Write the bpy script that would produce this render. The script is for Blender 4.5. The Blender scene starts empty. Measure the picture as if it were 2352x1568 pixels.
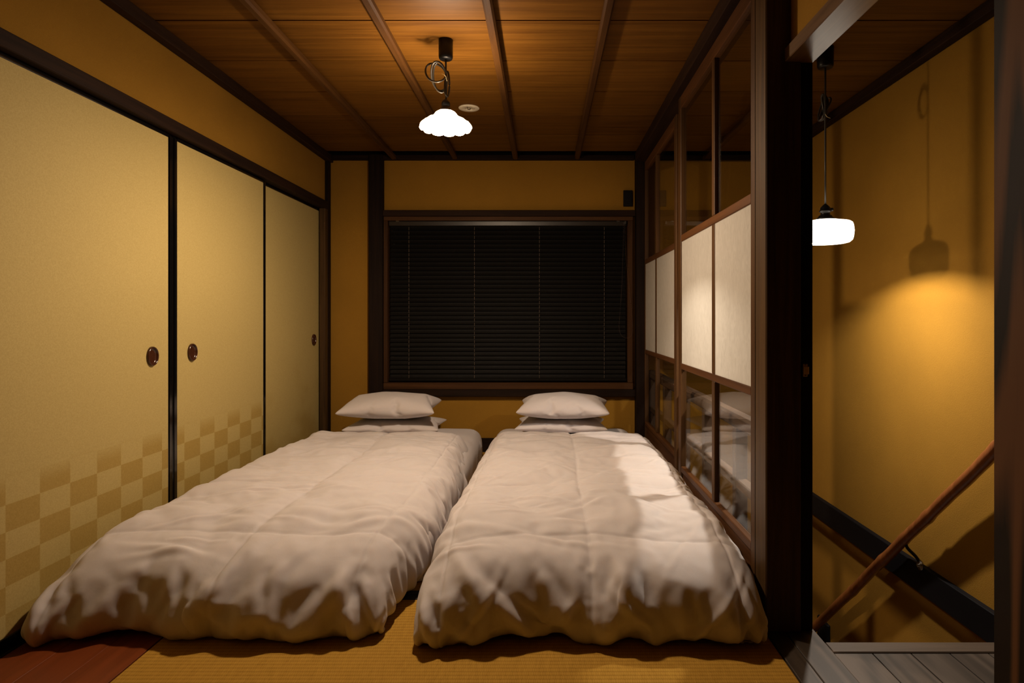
import bpy, bmesh, math, random
import numpy as np
from mathutils import Vector, Matrix, noise

random.seed(7)
S = bpy.context.scene
C = S.collection

# ------------------------------------------------------------------ camera, world, exposure
F_PX = 1469.0                      # focal length in pixels of the 2352 x 1568 frame
cam_d = bpy.data.cameras.new('camera')
cam = bpy.data.objects.new('camera', cam_d)
C.objects.link(cam)
cam.location = (0.0, 0.0, 1.0)
cam.rotation_euler = (math.pi / 2, 0, 0)
cam_d.sensor_width = 36.0
cam_d.lens = F_PX / 2352.0 * 36.0
cam_d.shift_x = (1176.0 - 1250.0) / 2352.0
cam_d.shift_y = (728.0 - 784.0) / 2352.0
cam_d.clip_start = 0.02
S.camera = cam

world = bpy.data.worlds.new('night')
S.world = world
world.use_nodes = True
world.node_tree.nodes['Background'].inputs[0].default_value = (0.010, 0.012, 0.018, 1)
world.node_tree.nodes['Background'].inputs[1].default_value = 0.05

S.view_settings.view_transform = 'Standard'
S.view_settings.look = 'None'
S.view_settings.gamma = 1.0
S.view_settings.use_curve_mapping = False
S.view_settings.exposure = 0.0
S.cycles.max_bounces = 6
S.cycles.diffuse_bounces = 3
S.cycles.glossy_bounces = 3
S.cycles.transmission_bounces = 4
S.cycles.transparent_max_bounces = 10
S.cycles.sample_clamp_indirect = 3.0
S.cycles.caustics_reflective = False
S.cycles.caustics_refractive = False

# the only lights of the place: a bulb in each of the two pendant lamps
BULB1 = dict(color=(1.0, 0.75, 0.525), watts=90.0, glow=5.0)
BULB2 = dict(color=(1.0, 0.86, 0.72), watts=23.0, glow=3.0)

# ------------------------------------------------------------------ materials
def new_mat(name):
    m = bpy.data.materials.new(name)
    m.use_nodes = True
    nt = m.node_tree
    return m, nt, nt.nodes['Principled BSDF'], nt.nodes['Material Output']

def N(nt, kind, **kw):
    n = nt.nodes.new(kind)
    for k, v in kw.items():
        setattr(n, k, v)
    return n

def math_node(nt, op, a, b=None, clamp=False):
    n = N(nt, 'ShaderNodeMath', operation=op, use_clamp=clamp)
    for i, v in enumerate((a, b)):
        if v is None:
            continue
        if isinstance(v, (int, float)):
            n.inputs[i].default_value = v
        else:
            nt.links.new(v, n.inputs[i])
    return n.outputs[0]

def ramp(nt, fac, stops):
    r = N(nt, 'ShaderNodeValToRGB')
    el = r.color_ramp.elements
    while len(el) < len(stops):
        el.new(0.5)
    for e, (p, c) in zip(el, stops):
        e.position = p
        e.color = (c[0], c[1], c[2], 1)
    nt.links.new(fac, r.inputs[0])
    return r.outputs[0]

def bump(nt, bsdf, height, strength, dist=0.01):
    b = N(nt, 'ShaderNodeBump')
    b.inputs['Strength'].default_value = strength
    b.inputs['Distance'].default_value = dist
    nt.links.new(height, b.inputs['Height'])
    nt.links.new(b.outputs[0], bsdf.inputs['Normal'])

def obj_coords(nt, scale=(1, 1, 1), rnd=True):
    tc = N(nt, 'ShaderNodeTexCoord')
    v = tc.outputs['Object']
    if rnd:
        oi = N(nt, 'ShaderNodeObjectInfo')
        mul = N(nt, 'ShaderNodeVectorMath', operation='SCALE')
        mul.inputs[0].default_value = (13.1, 7.7, 5.3)
        nt.links.new(oi.outputs['Random'], mul.inputs['Scale'])
        add = N(nt, 'ShaderNodeVectorMath', operation='ADD')
        nt.links.new(v, add.inputs[0])
        nt.links.new(mul.outputs[0], add.inputs[1])
        v = add.outputs[0]
    mp = N(nt, 'ShaderNodeMapping')
    mp.inputs['Scale'].default_value = scale
    nt.links.new(v, mp.inputs[0])
    return mp.outputs[0]

def wood(name, dark, light, axis='Y', rough=0.5, grain=1.0, figure=0.0, spec=0.5, bumpy=0.15, coat=0.0):
    m, nt, b, o = new_mat(name)
    along, across = 1.6, 38.0 * grain
    sc = {'X': (along, across, across), 'Y': (across, along, across), 'Z': (across, across, along)}[axis]
    v = obj_coords(nt, sc)
    n1 = N(nt, 'ShaderNodeTexNoise')
    n1.inputs['Scale'].default_value = 1.0
    n1.inputs['Detail'].default_value = 6.0
    n1.inputs['Roughness'].default_value = 0.65
    n1.inputs['Distortion'].default_value = 0.4
    nt.links.new(v, n1.inputs['Vector'])
    fac = n1.outputs['Fac']
    if figure > 0:
        sc2 = {'X': (0.5, 5, 5), 'Y': (5, 0.5, 5), 'Z': (5, 5, 0.5)}[axis]
        v2 = obj_coords(nt, sc2)
        n2 = N(nt, 'ShaderNodeTexNoise')
        n2.inputs['Scale'].default_value = 1.3
        n2.inputs['Detail'].default_value = 1.0
        nt.links.new(v2, n2.inputs['Vector'])
        rings = math_node(nt, 'SINE', math_node(nt, 'MULTIPLY', n2.outputs['Fac'], 55.0))
        rings = math_node(nt, 'MULTIPLY_ADD', rings, 0.5)
        rings.node.inputs[2].default_value = 0.5
        mx = N(nt, 'ShaderNodeMix')
        mx.inputs[0].default_value = figure
        nt.links.new(fac, mx.inputs[2])
        nt.links.new(rings, mx.inputs[3])
        fac = mx.outputs[0]
    oi = N(nt, 'ShaderNodeObjectInfo')
    tone = math_node(nt, 'MULTIPLY_ADD', oi.outputs['Random'], 0.16)
    tone.node.inputs[2].default_value = -0.08
    fac2 = math_node(nt, 'ADD', fac, tone)
    col = ramp(nt, fac2, [(0.3, dark), (0.72, light)])
    nt.links.new(col, b.inputs['Base Color'])
    b.inputs['Roughness'].default_value = rough
    b.inputs['Specular IOR Level'].default_value = spec
    b.inputs['Coat Weight'].default_value = coat
    b.inputs['Coat Roughness'].default_value = 0.25
    bump(nt, b, fac, bumpy, 0.003)
    return m

def plain(name, col, rough=0.5, metal=0.0, spec=0.5):
    m, nt, b, o = new_mat(name)
    n1 = N(nt, 'ShaderNodeTexNoise')
    n1.inputs['Scale'].default_value = 60.0
    n1.inputs['Detail'].default_value = 3.0
    nt.links.new(obj_coords(nt), n1.inputs['Vector'])
    c = ramp(nt, n1.outputs['Fac'], [(0.3, [x * 0.92 for x in col]), (0.7, [min(1, x * 1.06) for x in col])])
    nt.links.new(c, b.inputs['Base Color'])
    b.inputs['Roughness'].default_value = rough
    b.inputs['Metallic'].default_value = metal
    b.inputs['Specular IOR Level'].default_value = spec
    return m

def plaster(name, col):
    m, nt, b, o = new_mat(name)
    v = obj_coords(nt, rnd=False)
    n1 = N(nt, 'ShaderNodeTexNoise')
    n1.inputs['Scale'].default_value = 260.0
    n1.inputs['Detail'].default_value = 4.0
    n1.inputs['Roughness'].default_value = 0.6
    nt.links.new(v, n1.inputs['Vector'])
    n2 = N(nt, 'ShaderNodeTexNoise')
    n2.inputs['Scale'].default_value = 2.2
    n2.inputs['Detail'].default_value = 3.0
    nt.links.new(v, n2.inputs['Vector'])
    f = math_node(nt, 'ADD', math_node(nt, 'MULTIPLY', n1.outputs['Fac'], 0.45), math_node(nt, 'MULTIPLY', n2.outputs['Fac'], 0.55))
    c = ramp(nt, f, [(0.3, [x * 0.86 for x in col]), (0.7, [min(1, x * 1.10) for x in col])])
    nt.links.new(c, b.inputs['Base Color'])
    b.inputs['Roughness'].default_value = 0.95
    b.inputs['Specular IOR Level'].default_value = 0.15
    bump(nt, b, n1.outputs['Fac'], 0.45, 0.003)
    return m

M = {}
M['plaster'] = plaster('ochre_plaster', (0.315, 0.163, 0.0205))
M['board'] = wood('ceiling_board_wood', (0.078, 0.029, 0.0035), (0.165, 0.071, 0.0095), 'X', rough=0.5, spec=0.12)
M['joist'] = wood('joist_wood', (0.045, 0.017, 0.0035), (0.095, 0.040, 0.0085), 'Y', rough=0.6, spec=0.15)
M['dark_x'] = wood('dark_stained_wood_x', (0.008, 0.004, 0.0025), (0.026, 0.012, 0.006), 'X', rough=0.7, spec=0.12)
M['dark_y'] = wood('dark_stained_wood_y', (0.012, 0.006, 0.004), (0.036, 0.016, 0.007), 'Y', rough=0.7, spec=0.12)
M['dark_z'] = wood('dark_stained_wood_z', (0.006, 0.003, 0.002), (0.018, 0.008, 0.004), 'Z', rough=0.65, spec=0.12)
M['pillar'] = wood('pillar_wood', (0.010, 0.005, 0.0025), (0.12, 0.052, 0.017), 'Z', rough=0.7, figure=0.6, spec=0.15)
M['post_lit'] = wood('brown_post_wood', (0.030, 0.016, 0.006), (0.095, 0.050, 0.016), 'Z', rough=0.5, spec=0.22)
M['frame_x'] = wood('window_frame_wood_x', (0.036, 0.014, 0.004), (0.080, 0.034, 0.010), 'X', rough=0.6, spec=0.15)
M['frame_z'] = wood('window_frame_wood_z', (0.036, 0.014, 0.004), (0.080, 0.034, 0.010), 'Z', rough=0.6, spec=0.15)
M['sash_y'] = wood('sash_wood_y', (0.060, 0.023, 0.007), (0.13, 0.052, 0.015), 'Y', rough=0.5, spec=0.25)
M['sash_z'] = wood('sash_wood_z', (0.045, 0.020, 0.006), (0.105, 0.048, 0.014), 'Z', rough=0.5, spec=0.25)
M['header'] = wood('header_wood', (0.10, 0.052, 0.022), (0.20, 0.115, 0.052), 'Y', rough=0.34, spec=0.6, coat=0.35)
M['floor_red'] = wood('red_floor_wood', (0.125, 0.026, 0.005), (0.20, 0.046, 0.010), 'Y', rough=0.42, figure=0.12, spec=0.3)
M['landing'] = wood('landing_wood', (0.026, 0.019, 0.014), (0.085, 0.064, 0.048), 'Y', rough=0.5, figure=0.35, spec=0.35)
M['landing_x'] = wood('landing_edge_wood', (0.05, 0.034, 0.022), (0.12, 0.085, 0.058), 'X', rough=0.5, spec=0.35)
M['rail'] = wood('balustrade_wood', (0.045, 0.025, 0.013), (0.14, 0.085, 0.050), 'Y', rough=0.5, bumpy=0.8)
M['rail_z'] = wood('baluster_wood', (0.040, 0.022, 0.012), (0.10, 0.060, 0.035), 'Z', rough=0.5)
M['pole'] = wood('handrail_wood', (0.16, 0.050, 0.014), (0.33, 0.115, 0.034), 'Z', rough=0.3, coat=0.3)
M['lacquer'] = plain('black_lacquer', (0.004, 0.004, 0.0045), rough=0.12, spec=0.6)
M['black'] = plain('black_plastic', (0.006, 0.0055, 0.0055), rough=0.35, spec=0.3)
M['beam_black'] = plain('black_painted_beam', (0.0035, 0.0035, 0.005), rough=0.6, spec=0.2)
M['cord'] = plain('cord_rubber', (0.035, 0.030, 0.024), rough=0.35)
M['chrome'] = plain('bracket_metal', (0.30, 0.29, 0.28), rough=0.25, metal=1.0)
M['brass'] = plain('latch_metal', (0.52, 0.36, 0.16), rough=0.4, metal=0.4)
M['white_plastic'] = plain('cream_plastic', (0.72, 0.66, 0.52), rough=0.4)
M['lens_glass'] = plain('lens_metal', (0.55, 0.5, 0.42), rough=0.15, metal=0.9)
M['slat'] = plain('blind_slat', (0.0042, 0.0034, 0.0026), rough=0.6, spec=0.12)
M['headrail'] = plain('blind_headrail', (0.018, 0.013, 0.009), rough=0.35, spec=0.4)
M['ladder'] = plain('ladder_cord', (0.11, 0.08, 0.055), rough=0.8)
M['bead'] = plain('chain_bead', (0.13, 0.085, 0.06), rough=0.35)
M['tie'] = plain('wire_tie', (0.75, 0.60, 0.34), rough=0.4)
M['pull'] = plain('hikite_brown', (0.050, 0.016, 0.007), rough=0.2)
M['outside'] = plain('outside_dark', (0.01, 0.01, 0.012), rough=0.9)
M['heri'] = plain('tatami_border_cloth', (0.006, 0.006, 0.008), rough=0.75)
M['stair'] = wood('stair_wood', (0.06, 0.034, 0.018), (0.14, 0.085, 0.045), 'X', rough=0.45)

def make_tatami():
    m, nt, b, o = new_mat('tatami_rush')
    tc = N(nt, 'ShaderNodeTexCoord')
    sep = N(nt, 'ShaderNodeSeparateXYZ')
    nt.links.new(tc.outputs['Object'], sep.inputs[0])
    # ribs run along the long side (x), 15 mm apart; rush strands lie across them
    ribs = math_node(nt, 'ABSOLUTE', math_node(nt, 'SINE', math_node(nt, 'MULTIPLY', sep.outputs['Y'], math.pi / 0.0185)))
    cell = math_node(nt, 'FLOOR', math_node(nt, 'DIVIDE', sep.outputs['Y'], 0.0185))
    alt = math_node(nt, 'MULTIPLY', math_node(nt, 'MODULO', cell, 2.0), math.pi / 2)
    strands = math_node(nt, 'ABSOLUTE', math_node(nt, 'SINE', math_node(nt, 'ADD', math_node(nt, 'MULTIPLY', sep.outputs['X'], math.pi / 0.0065), alt)))
    h = math_node(nt, 'ADD', math_node(nt, 'MULTIPLY', math_node(nt, 'POWER', ribs, 0.5), 0.7), math_node(nt, 'MULTIPLY', strands, 0.3))
    nz = N(nt, 'ShaderNodeTexNoise')
    nz.inputs['Scale'].default_value = 1.0
    nz.inputs['Detail'].default_value = 5.0
    nt.links.new(obj_coords(nt, (160, 22, 22)), nz.inputs['Vector'])
    f = math_node(nt, 'ADD', math_node(nt, 'MULTIPLY', h, 0.55), math_node(nt, 'MULTIPLY', nz.outputs['Fac'], 0.45))
    c = ramp(nt, f, [(0.15, (0.14, 0.066, 0.009)), (0.45, (0.36, 0.195, 0.028)), (0.85, (0.48, 0.275, 0.046))])
    nt.links.new(c, b.inputs['Base Color'])
    b.inputs['Roughness'].default_value = 0.8
    b.inputs['Specular IOR Level'].default_value = 0.05
    bump(nt, b, math_node(nt, 'ADD', math_node(nt, 'POWER', ribs, 0.5), math_node(nt, 'MULTIPLY', strands, 0.25)), 0.5, 0.002)
    return m
M['tatami'] = make_tatami()

def make_fusuma(name, phase, parity, kind):
    m, nt, b, o = new_mat(name)
    tc = N(nt, 'ShaderNodeTexCoord')
    sep = N(nt, 'ShaderNodeSeparateXYZ')
    nt.links.new(tc.outputs['Object'], sep.inputs[0])
    y, z = sep.outputs['Y'], sep.outputs['Z']
    fine = N(nt, 'ShaderNodeTexNoise')
    fine.inputs['Scale'].default_value = 230.0
    fine.inputs['Detail'].default_value = 4.0
    nt.links.new(obj_coords(nt), fine.inputs['Vector'])
    paper = ramp(nt, fine.outputs['Fac'], [(0.3, (0.43, 0.330, 0.115)), (0.7, (0.50, 0.390, 0.148))])
    gold = ramp(nt, fine.outputs['Fac'], [(0.3, (0.34, 0.232, 0.054)), (0.7, (0.41, 0.287, 0.078))])
    if kind == 'check':
        col = math_node(nt, 'FLOOR', math_node(nt, 'DIVIDE', math_node(nt, 'SUBTRACT', y, phase - 13.15), 0.1315))
        row = math_node(nt, 'FLOOR', math_node(nt, 'DIVIDE', math_node(nt, 'SUBTRACT', z, 0.433 - 8.22), 0.0822))
        par = math_node(nt, 'MODULO', math_node(nt, 'ADD', math_node(nt, 'ADD', col, row), float(parity)), 2.0)
        edge = N(nt, 'ShaderNodeMapRange', interpolation_type='SMOOTHSTEP')
        edge.inputs['From Min'].default_value = 0.535
        edge.inputs['From Max'].default_value = 0.455
        nt.links.new(z, edge.inputs['Value'])
        lim = math_node(nt, 'LESS_THAN', z, 0.515 + 0.02)
        low = N(nt, 'ShaderNodeMapRange', interpolation_type='SMOOTHSTEP')
        low.inputs['From Min'].default_value = -0.05
        low.inputs['From Max'].default_value = 0.20
        low.inputs['To Min'].default_value = 0.35
        nt.links.new(z, low.inputs['Value'])
        f = math_node(nt, 'MULTIPLY', math_node(nt, 'MULTIPLY', par, edge.outputs[0]), math_node(nt, 'MULTIPLY', lim, low.outputs[0]))
    else:
        cl = N(nt, 'ShaderNodeTexNoise')
        cl.inputs['Scale'].default_value = 2.6
        cl.inputs['Detail'].default_value = 2.0
        nt.links.new(obj_coords(nt, (1, 1, 1.4), rnd=False), cl.inputs['Vector'])
        mist = N(nt, 'ShaderNodeMapRange', interpolation_type='SMOOTHSTEP')
        mist.inputs['From Min'].default_value = 0.45
        mist.inputs['From Max'].default_value = 0.70
        nt.links.new(cl.outputs['Fac'], mist.inputs['Value'])
        lo = N(nt, 'ShaderNodeMapRange', interpolation_type='SMOOTHSTEP')
        lo.inputs['From Min'].default_value = 0.80
        lo.inputs['From Max'].default_value = 0.35
        nt.links.new(z, lo.inputs['Value'])
        f = math_node(nt, 'MULTIPLY', math_node(nt, 'MULTIPLY', mist.outputs[0], lo.outputs[0]), 0.8)
    mx = N(nt, 'ShaderNodeMix', data_type='RGBA')
    nt.links.new(f, mx.inputs[0])
    nt.links.new(paper, mx.inputs[6])
    nt.links.new(gold, mx.inputs[7])
    nt.links.new(mx.outputs[2], b.inputs['Base Color'])
    b.inputs['Roughness'].default_value = 0.75
    b.inputs['Specular IOR Level'].default_value = 0.3
    bump(nt, b, fine.outputs['Fac'], 0.15, 0.001)
    return m

def make_cotton():
    m, nt, b, o = new_mat('white_cotton')
    tc = N(nt, 'ShaderNodeTexCoord')
    fine = N(nt, 'ShaderNodeTexNoise')
    fine.inputs['Scale'].default_value = 900.0
    fine.inputs['Detail'].default_value = 2.0
    nt.links.new(tc.outputs['Object'], fine.inputs['Vector'])
    big = N(nt, 'ShaderNodeTexNoise')
    big.inputs['Scale'].default_value = 9.0
    big.inputs['Detail'].default_value = 5.0
    big.inputs['Distortion'].default_value = 0.8
    nt.links.new(tc.outputs['Object'], big.inputs['Vector'])
    c = ramp(nt, fine.outputs['Fac'], [(0.3, (0.60, 0.557, 0.562)), (0.7, (0.66, 0.615, 0.620))])
    nt.links.new(c, b.inputs['Base Color'])
    b.inputs['Roughness'].default_value = 0.72
    b.inputs['Specular IOR Level'].default_value = 0.35
    b.inputs['Sheen Weight'].default_value = 0.08
    # light seeps through the cotton into the down filling
    b.inputs['Subsurface Weight'].default_value = 0.6
    b.inputs['Subsurface Radius'].default_value = (1.0, 0.8, 0.65)
    b.inputs['Subsurface Scale'].default_value = 0.035
    h = math_node(nt, 'ADD', math_node(nt, 'MULTIPLY', fine.outputs['Fac'], 0.04), big.outputs['Fac'])
    bump(nt, b, h, 0.10, 0.02)
    return m
M['cotton'] = make_cotton()

def make_glass():
    m, nt, b, o = new_mat('clear_window_glass')
    nt.nodes.remove(b)
    tr = N(nt, 'ShaderNodeBsdfTransparent')
    tr.inputs[0].default_value = (0.96, 0.965, 0.95, 1)
    gl = N(nt, 'ShaderNodeBsdfGlossy')
    gl.inputs['Roughness'].default_value = 0.0
    nz = N(nt, 'ShaderNodeTexNoise')
    nz.inputs['Scale'].default_value = 3.0
    nt.links.new(obj_coords(nt), nz.inputs['Vector'])
    bp = N(nt, 'ShaderNodeBump')
    bp.inputs['Strength'].default_value = 0.02
    bp.inputs['Distance'].default_value = 0.01
    nt.links.new(nz.outputs['Fac'], bp.inputs['Height'])
    nt.links.new(bp.outputs[0], gl.inputs['Normal'])
    lw = N(nt, 'ShaderNodeLayerWeight')
    lw.inputs['Blend'].default_value = 0.5
    p = math_node(nt, 'POWER', lw.outputs['Facing'], 5.0)
    f = math_node(nt, 'MULTIPLY_ADD', p, 0.72)
    f.node.inputs[2].default_value = 0.035
    mx = N(nt, 'ShaderNodeMixShader')
    nt.links.new(f, mx.inputs[0])
    nt.links.new(tr.outputs[0], mx.inputs[1])
    nt.links.new(gl.outputs[0], mx.inputs[2])
    nt.links.new(mx.outputs[0], o.inputs[0])
    return m
M['glass'] = make_glass()

def make_washi():
    m, nt, b, o = new_mat('washi_paper_glass')
    v = obj_coords(nt, (45, 45, 22))
    nz = N(nt, 'ShaderNodeTexNoise')
    nz.inputs['Scale'].default_value = 1.0
    nz.inputs['Detail'].default_value = 5.0
    nz.inputs['Distortion'].default_value = 1.5
    nt.links.new(v, nz.inputs['Vector'])
    c = ramp(nt, nz.outputs['Fac'], [(0.3, (0.70, 0.68, 0.63)), (0.7, (0.79, 0.77, 0.72))])
    nt.nodes.remove(b)
    d = N(nt, 'ShaderNodeBsdfDiffuse')
    t = N(nt, 'ShaderNodeBsdfTranslucent')
    g = N(nt, 'ShaderNodeBsdfGlossy')
    g.inputs['Roughness'].default_value = 0.35
    nt.links.new(c, d.inputs[0])
    nt.links.new(c, t.inputs[0])
    m1 = N(nt, 'ShaderNodeMixShader')
    m1.inputs[0].default_value = 0.56
    nt.links.new(d.outputs[0], m1.inputs[1])
    nt.links.new(t.outputs[0], m1.inputs[2])
    m2 = N(nt, 'ShaderNodeMixShader')
    m2.inputs[0].default_value = 0.03
    nt.links.new(m1.outputs[0], m2.inputs[1])
    nt.links.new(g.outputs[0], m2.inputs[2])
    nt.links.new(m2.outputs[0], o.inputs[0])
    return m
M['washi'] = make_washi()

def make_shade(name, color, glow, clear):
    # opal glass: glows from the bulb inside it, lets a share of its light straight through
    m, nt, b, o = new_mat(name)
    nt.nodes.remove(b)
    nz = N(nt, 'ShaderNodeTexNoise')
    nz.inputs['Scale'].default_value = 20.0
    nt.links.new(obj_coords(nt), nz.inputs['Vector'])
    e = N(nt, 'ShaderNodeEmission')
    st = math_node(nt, 'MULTIPLY_ADD', nz.outputs['Fac'], glow * 0.2)
    st.node.inputs[2].default_value = glow * 0.9
    e.inputs[0].default_value = (*color, 1)
    nt.links.new(st, e.inputs[1])
    d = N(nt, 'ShaderNodeBsdfDiffuse')
    d.inputs[0].default_value = (0.8, 0.78, 0.74, 1)
    tr = N(nt, 'ShaderNodeBsdfTransparent')
    ad = N(nt, 'ShaderNodeAddShader')
    nt.links.new(e.outputs[0], ad.inputs[0])
    nt.links.new(d.outputs[0], ad.inputs[1])
    mx = N(nt, 'ShaderNodeMixShader')
    if isinstance(clear, tuple):
        # the flared rim is denser than the thin dome
        tc = N(nt, 'ShaderNodeTexCoord')
        sp = N(nt, 'ShaderNodeSeparateXYZ')
        nt.links.new(tc.outputs['Object'], sp.inputs[0])
        mr = N(nt, 'ShaderNodeMapRange', interpolation_type='SMOOTHSTEP')
        mr.inputs['From Min'].default_value = 0.026
        mr.inputs['From Max'].default_value = 0.048
        mr.inputs['To Min'].default_value = clear[0]
        mr.inputs['To Max'].default_value = clear[1]
        nt.links.new(sp.outputs['Z'], mr.inputs['Value'])
        nt.links.new(mr.outputs[0], mx.inputs[0])
    else:
        mx.inputs[0].default_value = clear
    nt.links.new(ad.outputs[0], mx.inputs[1])
    nt.links.new(tr.outputs[0], mx.inputs[2])
    nt.links.new(mx.outputs[0], o.inputs[0])
    m.cycles.emission_sampling = 'NONE'
    return m
M['shade1'] = make_shade('opal_glass_ruffled', (1.0, 0.80, 0.50), BULB1['glow'], (0.16, 0.64))
M['shade2'] = make_shade('opal_glass_drum', (1.0, 0.88, 0.72), BULB2['glow'], 0.05)

def make_bulb(name, p):
    # thin frosted envelope around the glowing filament (the filament is the lamp's own light)
    m, nt, b, o = new_mat(name)
    nt.nodes.remove(b)
    e = N(nt, 'ShaderNodeEmission')
    e.inputs[0].default_value = (*p['color'], 1)
    e.inputs[1].default_value = 8.0
    tr = N(nt, 'ShaderNodeBsdfTransparent')
    mx = N(nt, 'ShaderNodeMixShader')
    mx.inputs[0].default_value = 0.94
    nt.links.new(e.outputs[0], mx.inputs[1])
    nt.links.new(tr.outputs[0], mx.inputs[2])
    nt.links.new(mx.outputs[0], o.inputs[0])
    m.cycles.emission_sampling = 'NONE'
    return m
M['bulb1'] = make_bulb('lit_bulb_warm', BULB1)
M['bulb2'] = make_bulb('lit_bulb_soft', BULB2)

# ------------------------------------------------------------------ builders
def tag(o, label=None, cat=None, group=None, kind=None):
    if label: o['label'] = label
    if cat: o['category'] = cat
    if group: o['group'] = group
    if kind: o['kind'] = kind
    return o

def empty(name, loc=(0, 0, 0), label=None, cat=None, group=None, kind=None):
    o = bpy.data.objects.new(name, None)
    o.empty_display_size = 0.05
    o.location = loc
    C.objects.link(o)
    return tag(o, label, cat, group, kind)

def root_loc(p):
    v = Vector((0, 0, 0))
    while p is not None:
        v += Vector(p.location)
        p = p.parent
    return v

def link_mesh(name, me, mat, parent=None, loc=(0, 0, 0), smooth=False):
    o = bpy.data.objects.new(name, me)
    C.objects.link(o)
    if mat is not None and not me.materials:
        me.materials.append(mat)
    if smooth:
        me.polygons.foreach_set('use_smooth', [True] * len(me.polygons))
    loc = Vector(loc)
    if parent is not None:
        o.parent = parent
        loc = loc - root_loc(parent)
    o.location = loc
    return o

_box_cache = {}
def box_mesh(sx, sy, sz, mat, bev, seg=1):
    key = (round(sx, 4), round(sy, 4), round(sz, 4), mat.name, bev, seg)
    if key in _box_cache:
        return _box_cache[key]
    bm = bmesh.new()
    bmesh.ops.create_cube(bm, size=1.0)
    bmesh.ops.scale(bm, vec=(sx, sy, sz), verts=bm.verts)
    if bev > 0:
        bmesh.ops.bevel(bm, geom=bm.edges[:], offset=min(bev, 0.42 * min(sx, sy, sz)), segments=seg, affect='EDGES')
    me = bpy.data.meshes.new('box')
    bm.to_mesh(me); bm.free()
    me.materials.append(mat)
    _box_cache[key] = me
    return me

def box(name, x0, x1, y0, y1, z0, z1, mat, parent=None, bev=0.002, seg=1):
    me = box_mesh(x1 - x0, y1 - y0, z1 - z0, M[mat] if isinstance(mat, str) else mat, bev, seg)
    return link_mesh(name, me, None, parent, ((x0 + x1) / 2, (y0 + y1) / 2, (z0 + z1) / 2))

_trim = [0]
def trim(x0, x1, y0, y1, z0, z1, mat, label, bev=0.003):
    _trim[0] += 1
    o = box('trim_%d' % _trim[0], x0, x1, y0, y1, z0, z1, mat, None, bev)
    return tag(o, label, 'trim', kind='structure')

def raw(name, verts, faces, mat, parent=None, loc=(0, 0, 0), smooth=False):
    me = bpy.data.meshes.new(name)
    me.from_pydata([tuple(v) for v in verts], [], faces)
    me.update()
    bm = bmesh.new(); bm.from_mesh(me)
    bmesh.ops.recalc_face_normals(bm, faces=bm.faces)
    bm.to_mesh(me); bm.free()
    return link_mesh(name, me, M[mat] if isinstance(mat, str) else mat, parent, loc, smooth)

def lathe_data(profile, seg=32, fr=None):
    verts, faces = [], []
    for j, (r, z) in enumerate(profile):
        for i in range(seg):
            a = 2 * math.pi * i / seg
            rr, zz = (r, z) if fr is None else fr(r, z, a, j)
            verts.append((rr * math.cos(a), rr * math.sin(a), zz))
    n = len(profile)
    for j in range(n - 1):
        for i in range(seg):
            k = (i + 1) % seg
            faces.append((j * seg + i, j * seg + k, (j + 1) * seg + k, (j + 1) * seg + i))
    return verts, faces

def lathe(name, profile, mat, parent=None, loc=(0, 0, 0), seg=32, fr=None, cap=True):
    v, f = lathe_data(profile, seg, fr)
    if cap:
        n = len(profile)
        f.append(tuple(range(seg)))
        f.append(tuple(range((n - 1) * seg, n * seg)))
    return raw(name, v, f, mat, parent, loc, True)

def tube_data(pts, rad, seg=8, closed=False):
    pts = [Vector(p) for p in pts]
    n = len(pts)
    verts, faces = [], []
    nrm = None
    for i, p in enumerate(pts):
        a = pts[(i - 1) % n] if (i > 0 or closed) else p
        b = pts[(i + 1) % n] if (i < n - 1 or closed) else p
        t = (b - a).normalized()
        if nrm is None:
            nrm = t.orthogonal().normalized()
        nrm = (nrm - t * nrm.dot(t)).normalized()
        bi = t.cross(nrm)
        r = rad[i] if isinstance(rad, (list, tuple)) else rad
        for k in range(seg):
            an = 2 * math.pi * k / seg
            verts.append(p + (nrm * math.cos(an) + bi * math.sin(an)) * r)
    m = n if closed else n - 1
    for i in range(m):
        for k in range(seg):
            k2 = (k + 1) % seg
            j = (i + 1) % n
            faces.append((i * seg + k, i * seg + k2, j * seg + k2, j * seg + k))
    if not closed:
        faces.append(tuple(range(seg)))
        faces.append(tuple(range((n - 1) * seg, n * seg)))
    return verts, faces

def tube(name, pts, rad, mat, parent=None, seg=8, closed=False, loc=(0, 0, 0)):
    v, f = tube_data(pts, rad, seg, closed)
    return raw(name, v, f, mat, parent, loc, True)

def spline(ctrl, n=10, closed=False):
    P = [Vector(p) for p in ctrl]
    out = []
    m = len(P)
    segs = m if closed else m - 1
    for i in range(segs):
        p0 = P[(i - 1) % m] if (closed or i > 0) else P[i]
        p1, p2 = P[i], P[(i + 1) % m]
        p3 = P[(i + 2) % m] if (closed or i + 2 < m) else p2
        for k in range(n):
            t = k / n
            out.append(0.5 * ((2 * p1) + (p2 - p0) * t + (2 * p0 - 5 * p1 + 4 * p2 - p3) * t * t + (3 * p1 - p0 - 3 * p2 + p3) * t ** 3))
    if not closed:
        out.append(P[-1])
    return out

# ------------------------------------------------------------------ the room
XL, XP, XR = -1.62, 0.70, 1.73        # left wall, glass partition, stair wall
YB, YF = 4.78, -1.3                   # back wall, wall behind the camera
ZC = 2.204                            # ceiling

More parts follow.
